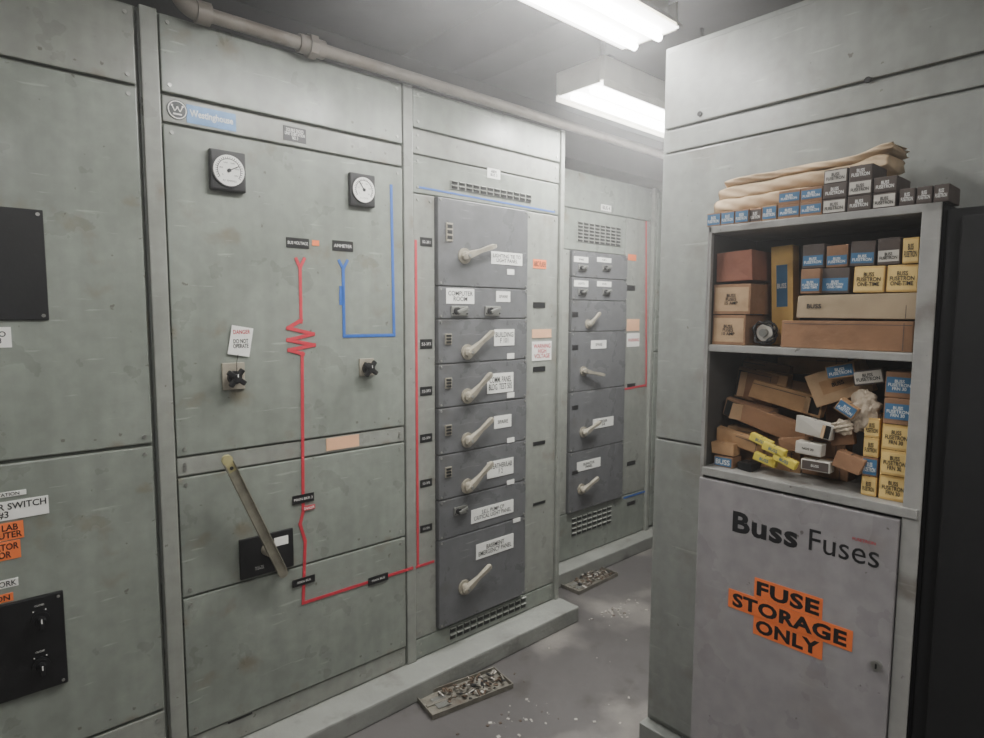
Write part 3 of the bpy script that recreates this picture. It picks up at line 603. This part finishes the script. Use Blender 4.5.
# back layers packed up toward the shelf above
cj(810,366,0.15,0.040,0.026,0.196,M_KRAFT,roll=-2,label=LB)
cj(752,410,0.16,0.05,0.026,0.196,M_KRAFT2,roll=4,label=LB)
cj(848,410,0.10,0.06,0.026,0.196,M_KRAFT2,roll=-6,label=BB)
cj(737,374,0.12,0.068,0.030,0.163,M_KRAFT2,roll=6,label=BB)
cj(812,394,0.17,0.045,0.030,0.163,M_KRAFT2,roll=6,label=LB)
# middle layers
cj(724,384,0.105,0.080,0.033,0.127,M_KRAFT2,roll=9,flap=1,label="torn open brown carton tilted in the pile")
cj(771,380,0.080,0.034,0.033,0.127,M_KRAFT,roll=6,label="small kraft carton in the pile")
cj(785,398,0.175,0.046,0.028,0.096,M_KRAFT,roll=10,flap=-1,label=LB)
cj(730,411,0.115,0.050,0.028,0.096,M_KRAFT2,roll=9,label=BB)
cj(838,383,0.13,0.078,0.028,0.066,M_KRAFT3,M_KRAFT,"BUSS",M_INK,roll=-24,label="pale carton tilted down in the pile",pf=(0.6,0.4),ts=0.3)
cj(766,422,0.235,0.052,0.030,0.062,M_KRAFT2,roll=14,flap=1,label=LB)
cj(738,441,0.13,0.036,0.022,0.035,M_KRAFT,roll=10,label=BB)
cj(794,444,0.075,0.030,0.022,0.035,M_KRAFT2,roll=-12,label=BB)
cj(868,377,0.062,0.034,0.033,0.030,M_CDARK,M_CWHITE,T,M_INK,roll=-12,label="small carton with white label tilted in the pile")
cj(840,371,0.062,0.032,0.033,0.030,M_KRAFT,M_CBLUE,T,M_WINK,roll=-14,label="small carton with blue label tilted in the pile")
for (a,b,r) in((760,441,18),(773,450,16),(764,460,14),(784,461,20)):
    cj(a,b,0.058,0.020,0.018,(0.012 if b in(441,460) else -0.010),M_YEL2,M_YEL2,"BUSS",M_CBLUE,roll=r,ts=0.5,label="small bright yellow carton in the pile")
cj(813,428,0.082,0.038,0.03,0.0,M_CWHITE,None,None,roll=10,flap=-1,label="open white carton in the pile")
cj(808,449,0.060,0.030,0.03,0.0,M_CWHITE,M_CWHITE,"NOS 30",M_INK,roll=2,ts=0.25,label="white carton in the pile")
cj(815,466,0.066,0.026,0.03,0.0,M_CWHITE,M_CDARK,"BUSS",M_WINK,roll=0,ts=0.3,label="white carton with dark label in the pile")
cj(848,463,0.060,0.040,0.03,0.0,M_KRAFT2,roll=14,label="small brown carton in the pile")
cj(842,438,0.05,0.03,0.020,0.036,M_KRAFT2,roll=-14,label="small brown carton in the pile")
cj(846,409,0.045,0.03,0.025,0.0,M_KRAFT,M_CBLUE,T,M_WINK,roll=30,label="small carton with blue label in the pile")
def crumple(px,py,xf,sx,sy,sz,mt,name,label,cat,seed):
    rnd=random.Random(seed); bm=bmesh.new(); bmesh.ops.create_icosphere(bm,subdivisions=4,radius=1); ph=[rnd.uniform(0,6) for _ in range(6)]
    for v in bm.verts:
        c=v.co; k=1+0.16*math.sin(c.x*7+ph[0])*math.sin(c.y*6+ph[1])+0.12*math.sin(c.z*11+ph[2]+c.y*5)+0.10*abs(math.sin(c.y*13+c.z*9+ph[3]))+rnd.uniform(-.03,.03)
        v.co=V((c.x*sx*k,c.y*sy*k,c.z*sz*k))
    bm.verts.index_update(); p=onX(px,py,xf)
    mb=MB().add([p+v.co for v in bm.verts],[tuple(v.index for v in f.verts) for f in bm.faces],mt); bm.free()
    mb.obj(name,None,label,cat)
crumple(864,412,xl+0.03,0.020,0.030,0.045,M_PAPER,"crumpled_paper","crumpled pale wrapping paper stuffed among the cartons","paper",3)
crumple(843,427,xl+0.012,0.012,0.020,0.016,M_PAPER,"crumpled_paper","small crumpled paper scrap among the cartons","paper",8)
# ================================================================== PIPE
mb=MB(); yp=D-0.06
a=onY(192,10,yp); zp=a.z
mb.cyl((a.x+0.02,yp,zp),(4.6,yp,zp),0.021,M_PIPE)
pp=empty("overhead_pipe",(a.x,yp,zp),"painted steel pipe with threaded fittings running over the switchgear","pipe")
mb.obj("pipe",pp)
mb=MB(); pts=[]
for i in range(9):
    t=math.pi/2*i/8; pts.append(V((a.x+0.02-0.06*math.sin(t),yp,zp+0.06-0.06*math.cos(t))))
mb.tube(pts,0.027,M_PIPE,16).cyl((a.x-0.04,yp,zp+0.05),(a.x-0.04,yp,zp+0.09),0.033,M_PIPE).cyl((a.x+0.01,yp,zp),(a.x+0.05,yp,zp),0.033,M_PIPE).cyl((a.x-0.04,yp,zp+0.05),(a.x-0.04,yp,3.0),0.021,M_PIPE)
mb.obj("elbow_fitting",pp)
u_=onY(311,43,yp).x
MB().cyl((u_-0.045,yp,zp),(u_-0.012,yp,zp),0.030,M_PIPE).cyl((u_-0.012,yp,zp),(u_+0.014,yp,zp),0.040,M_PIPE,n=8,smooth=False).cyl((u_+0.014,yp,zp),(u_+0.045,yp,zp),0.030,M_PIPE).obj("union_fitting",pp)
MB().bb(-1.2,5.2,D+0.32,D+0.62,GT+0.0005,GT+0.26,M_CEIL,0.006).obj("bus_duct",None,"dark steel bus duct running along the switchgear tops","duct")
# ================================================================== LIGHT FIXTURES
def fixture(x0,x1,y0,y1,z,watts,label,up=0.25,boxy=False):
    e=empty("fluorescent_light_fixture",((x0+x1)/2,(y0+y1)/2,z),label,"light fixture",group="fluorescent ceiling fixtures")
    yc=(y0+y1)/2; w=(y1-y0)
    if boxy:
        mb=MB().bb(x0,x1,yc-w*0.5,yc+w*0.5,z+0.006,z+0.10,M_FIX,0.006)
        mb.bb(x0,x1,yc-w*0.5,yc-w*0.5+0.004,z-0.020,z+0.006,M_FIX).bb(x0,x1,yc+w*0.5-0.004,yc+w*0.5,z-0.020,z+0.006,M_FIX)
    else:
        mb=MB().bb(x0,x1,yc-w*0.28,yc+w*0.28,z+0.06,z+0.12,M_FIX,0.004)
        for s in(-1,1):   # sloping reflector wings
            A=[V((x0,yc+s*w*0.28,z+0.06)),V((x1,yc+s*w*0.28,z+0.06)),V((x1,yc+s*w*0.5,z+0.005)),V((x0,yc+s*w*0.5,z+0.005))]
            mb.add(A+[p+V((0,0,0.003)) for p in A],[(0,1,2,3),(7,6,5,4),(0,4,5,1),(1,5,6,2),(2,6,7,3),(3,7,4,0)],M_FIX)
    mb.obj("housing",e)
    for xx in(x0,x1): MB().bb(xx-0.004,xx+0.004,yc-w*0.42,yc+w*0.42,z-0.002,z+0.09,M_FIX,0.002).obj("end_cap",e)
    MB().bb(x0+0.006,x1-0.006,yc-w*0.46,yc+w*0.46,z,z+0.004,M_LENS).obj("lens",e)
    for s in(-1,1):
        MB().cyl((x0+0.02,yc+s*w*0.2,z-0.016),(x1-0.02,yc+s*w*0.2,z-0.016),0.0125,M_TUBE,n=12).obj("fluorescent_tube",e)
    for xx in(x0+0.15,x1-0.15):
        if boxy: MB().bb(xx-0.02,xx+0.02,yc-0.05,yc+0.05,z+0.10,z+0.16,M_DARK,0.003).bb(xx-0.012,xx+0.012,yc-0.006,yc+0.006,z+0.16,3.0,M_DARK).obj("hanger_bracket",e)
        else: MB().cyl((xx,yc,z+0.12),(xx,yc,3.0),0.006,M_ZINC,n=8).obj("hanger_rod",e)
    for dz,en,rx_ in((-0.035,watts,0),(0.14,watts*up,math.pi)):  # downward lamp backs the tubes; upward one is added to brighten the ceiling
        if en<=0: continue
        ld=bpy.data.lights.new("lamp_and_added_uplight",'AREA'); ld.shape='RECTANGLE'; ld.size=x1-x0; ld.size_y=w*0.8; ld.energy=en; ld.color=(1,0.985,0.955)
        lo=bpy.data.objects.new("lamp_and_added_uplight",ld); bpy.context.scene.collection.objects.link(lo); lo.location=(0,0,dz); lo.rotation_euler=(rx_,0,0); lo.parent=e
fixture(0.75,1.93,1.20,1.45,2.51,26,"bright white fluorescent fixture hanging over the aisle",0.05)
fixture(2.05,3.15,1.62,1.88,2.48,42,"boxy white fluorescent fixture hanging over the rear aisle",0.30,True)
fixture(-1.25,-0.15,0.55,0.79,2.62,13,"unseen white fluorescent fixture added for front fill light",0)  # out of view, added as fill from the camera side
fixture(-0.5,0.6,-1.3,-1.06,2.62,24,"unseen white fluorescent fixture added for front fill light",0)  # second unseen fixture behind the camera, added for frontal fill
# ================================================================== FLOOR ITEMS
def tray(c4,label,seed):
    P=[onZ(a,b,0) for a,b in c4]; c=(P[0]+P[1]+P[2]+P[3])/4
    u=((P[1]-P[0])+(P[2]-P[3])).normalized(); v=Z.cross(u); L=((P[1]-P[0]).length+(P[2]-P[3]).length)/2; W=abs(((P[3]-P[0])+(P[2]-P[1])).dot(v))/2
    R=Matrix((u,v,Z)).transposed(); rnd=random.Random(seed)
    e=empty("metal_cover",(c.x,c.y,0),label,"metal cover")
    mb=MB().box(c+V((0,0,0.004)),(L,W,0.006),M_RUST,R,0.001)
    for s in(-1,1):
        mb.box(c+v*s*W/2+V((0,0,0.012)),(L,0.004,0.020),M_RUST,R); mb.box(c+u*s*L/2+V((0,0,0.012)),(0.004,W,0.020),M_RUST,R)
    mb.box(c+v*W*0.02+V((0,0,0.010)),(L*0.94,W*0.10,0.006),M_RUST,R,0.002).box(c-u*L*0.30+V((0,0,0.009)),(L*0.16,W*0.5,0.003),M_ZINC,R)
    mb.obj("frame",e)
    mb=MB()
    for i in range(95):
        q=c+u*min(.46,max(-.46,rnd.gauss(.14,.2)))*L+v*rnd.uniform(-.4,.4)*W+V((0,0,0.014+rnd.random()*0.012))
        mb.box(q,(rnd.uniform(.006,.034),rnd.uniform(.004,.014),0.003),rnd.choice([M_CHIP,M_DARK,M_RUST,M_SCRAP,M_SCRAP]),Euler((rnd.uniform(-.5,.5),rnd.uniform(-.5,.5),rnd.random()*6)).to_matrix())
    o=mb.obj("debris",e); o["kind"]="stuff"
    return c,L
T1=tray([(433,721),(512,688),(495,672),(416,700)],"rusty shallow metal cover holding scraps on the floor",1)
T2=tray([(577,596),(616,577),(600,568),(561,586)],"small shallow metal cover lying by the rear pad",2)
mb=MB(); rnd=random.Random(9)
for i in range(270):
    if i<200: px,py=rnd.gauss(603,14),rnd.gauss(606,7)
    elif i<230: px,py=rnd.uniform(430,640),rnd.uniform(630,735)
    else: px,py=rnd.gauss(505,22),rnd.gauss(716,10)
    q=onZ(px,min(py,737),0)
    if any((q-c).length<L*0.5 for c,L in(T1,T2)): continue
    if q.y>D-0.17 or q.x>XR-0.06 and q.y<yr+.02: continue
    s=rnd.uniform(.003,.014); mb.box((q.x,q.y,0.0015),(s,s*rnd.uniform(.4,1),0.002),rnd.choice([M_CHIP,M_CHIP,M_CHIP,M_SCRAP]),Matrix.Rotation(rnd.random()*6,3,'Z'))
mb.obj("floor_debris",None,"scattered paint chips and dust flakes on the concrete floor","debris",kind="stuff")
# ------------------------------------------------------------------ world: scatter volume added to imitate glare bloom around the fixtures
w=bpy.data.worlds.new("w"); bpy.context.scene.world=w; w.use_nodes=True
w.node_tree.nodes["Background"].inputs[0].default_value=(0.9,0.95,1,1); w.node_tree.nodes["Background"].inputs[1].default_value=0.3
vs_=w.node_tree.nodes.new("ShaderNodeVolumeScatter"); vs_.inputs["Density"].default_value=0.048; vs_.inputs["Anisotropy"].default_value=0.75
w.node_tree.links.new(vs_.outputs[0],w.node_tree.nodes["World Output"].inputs["Volume"])
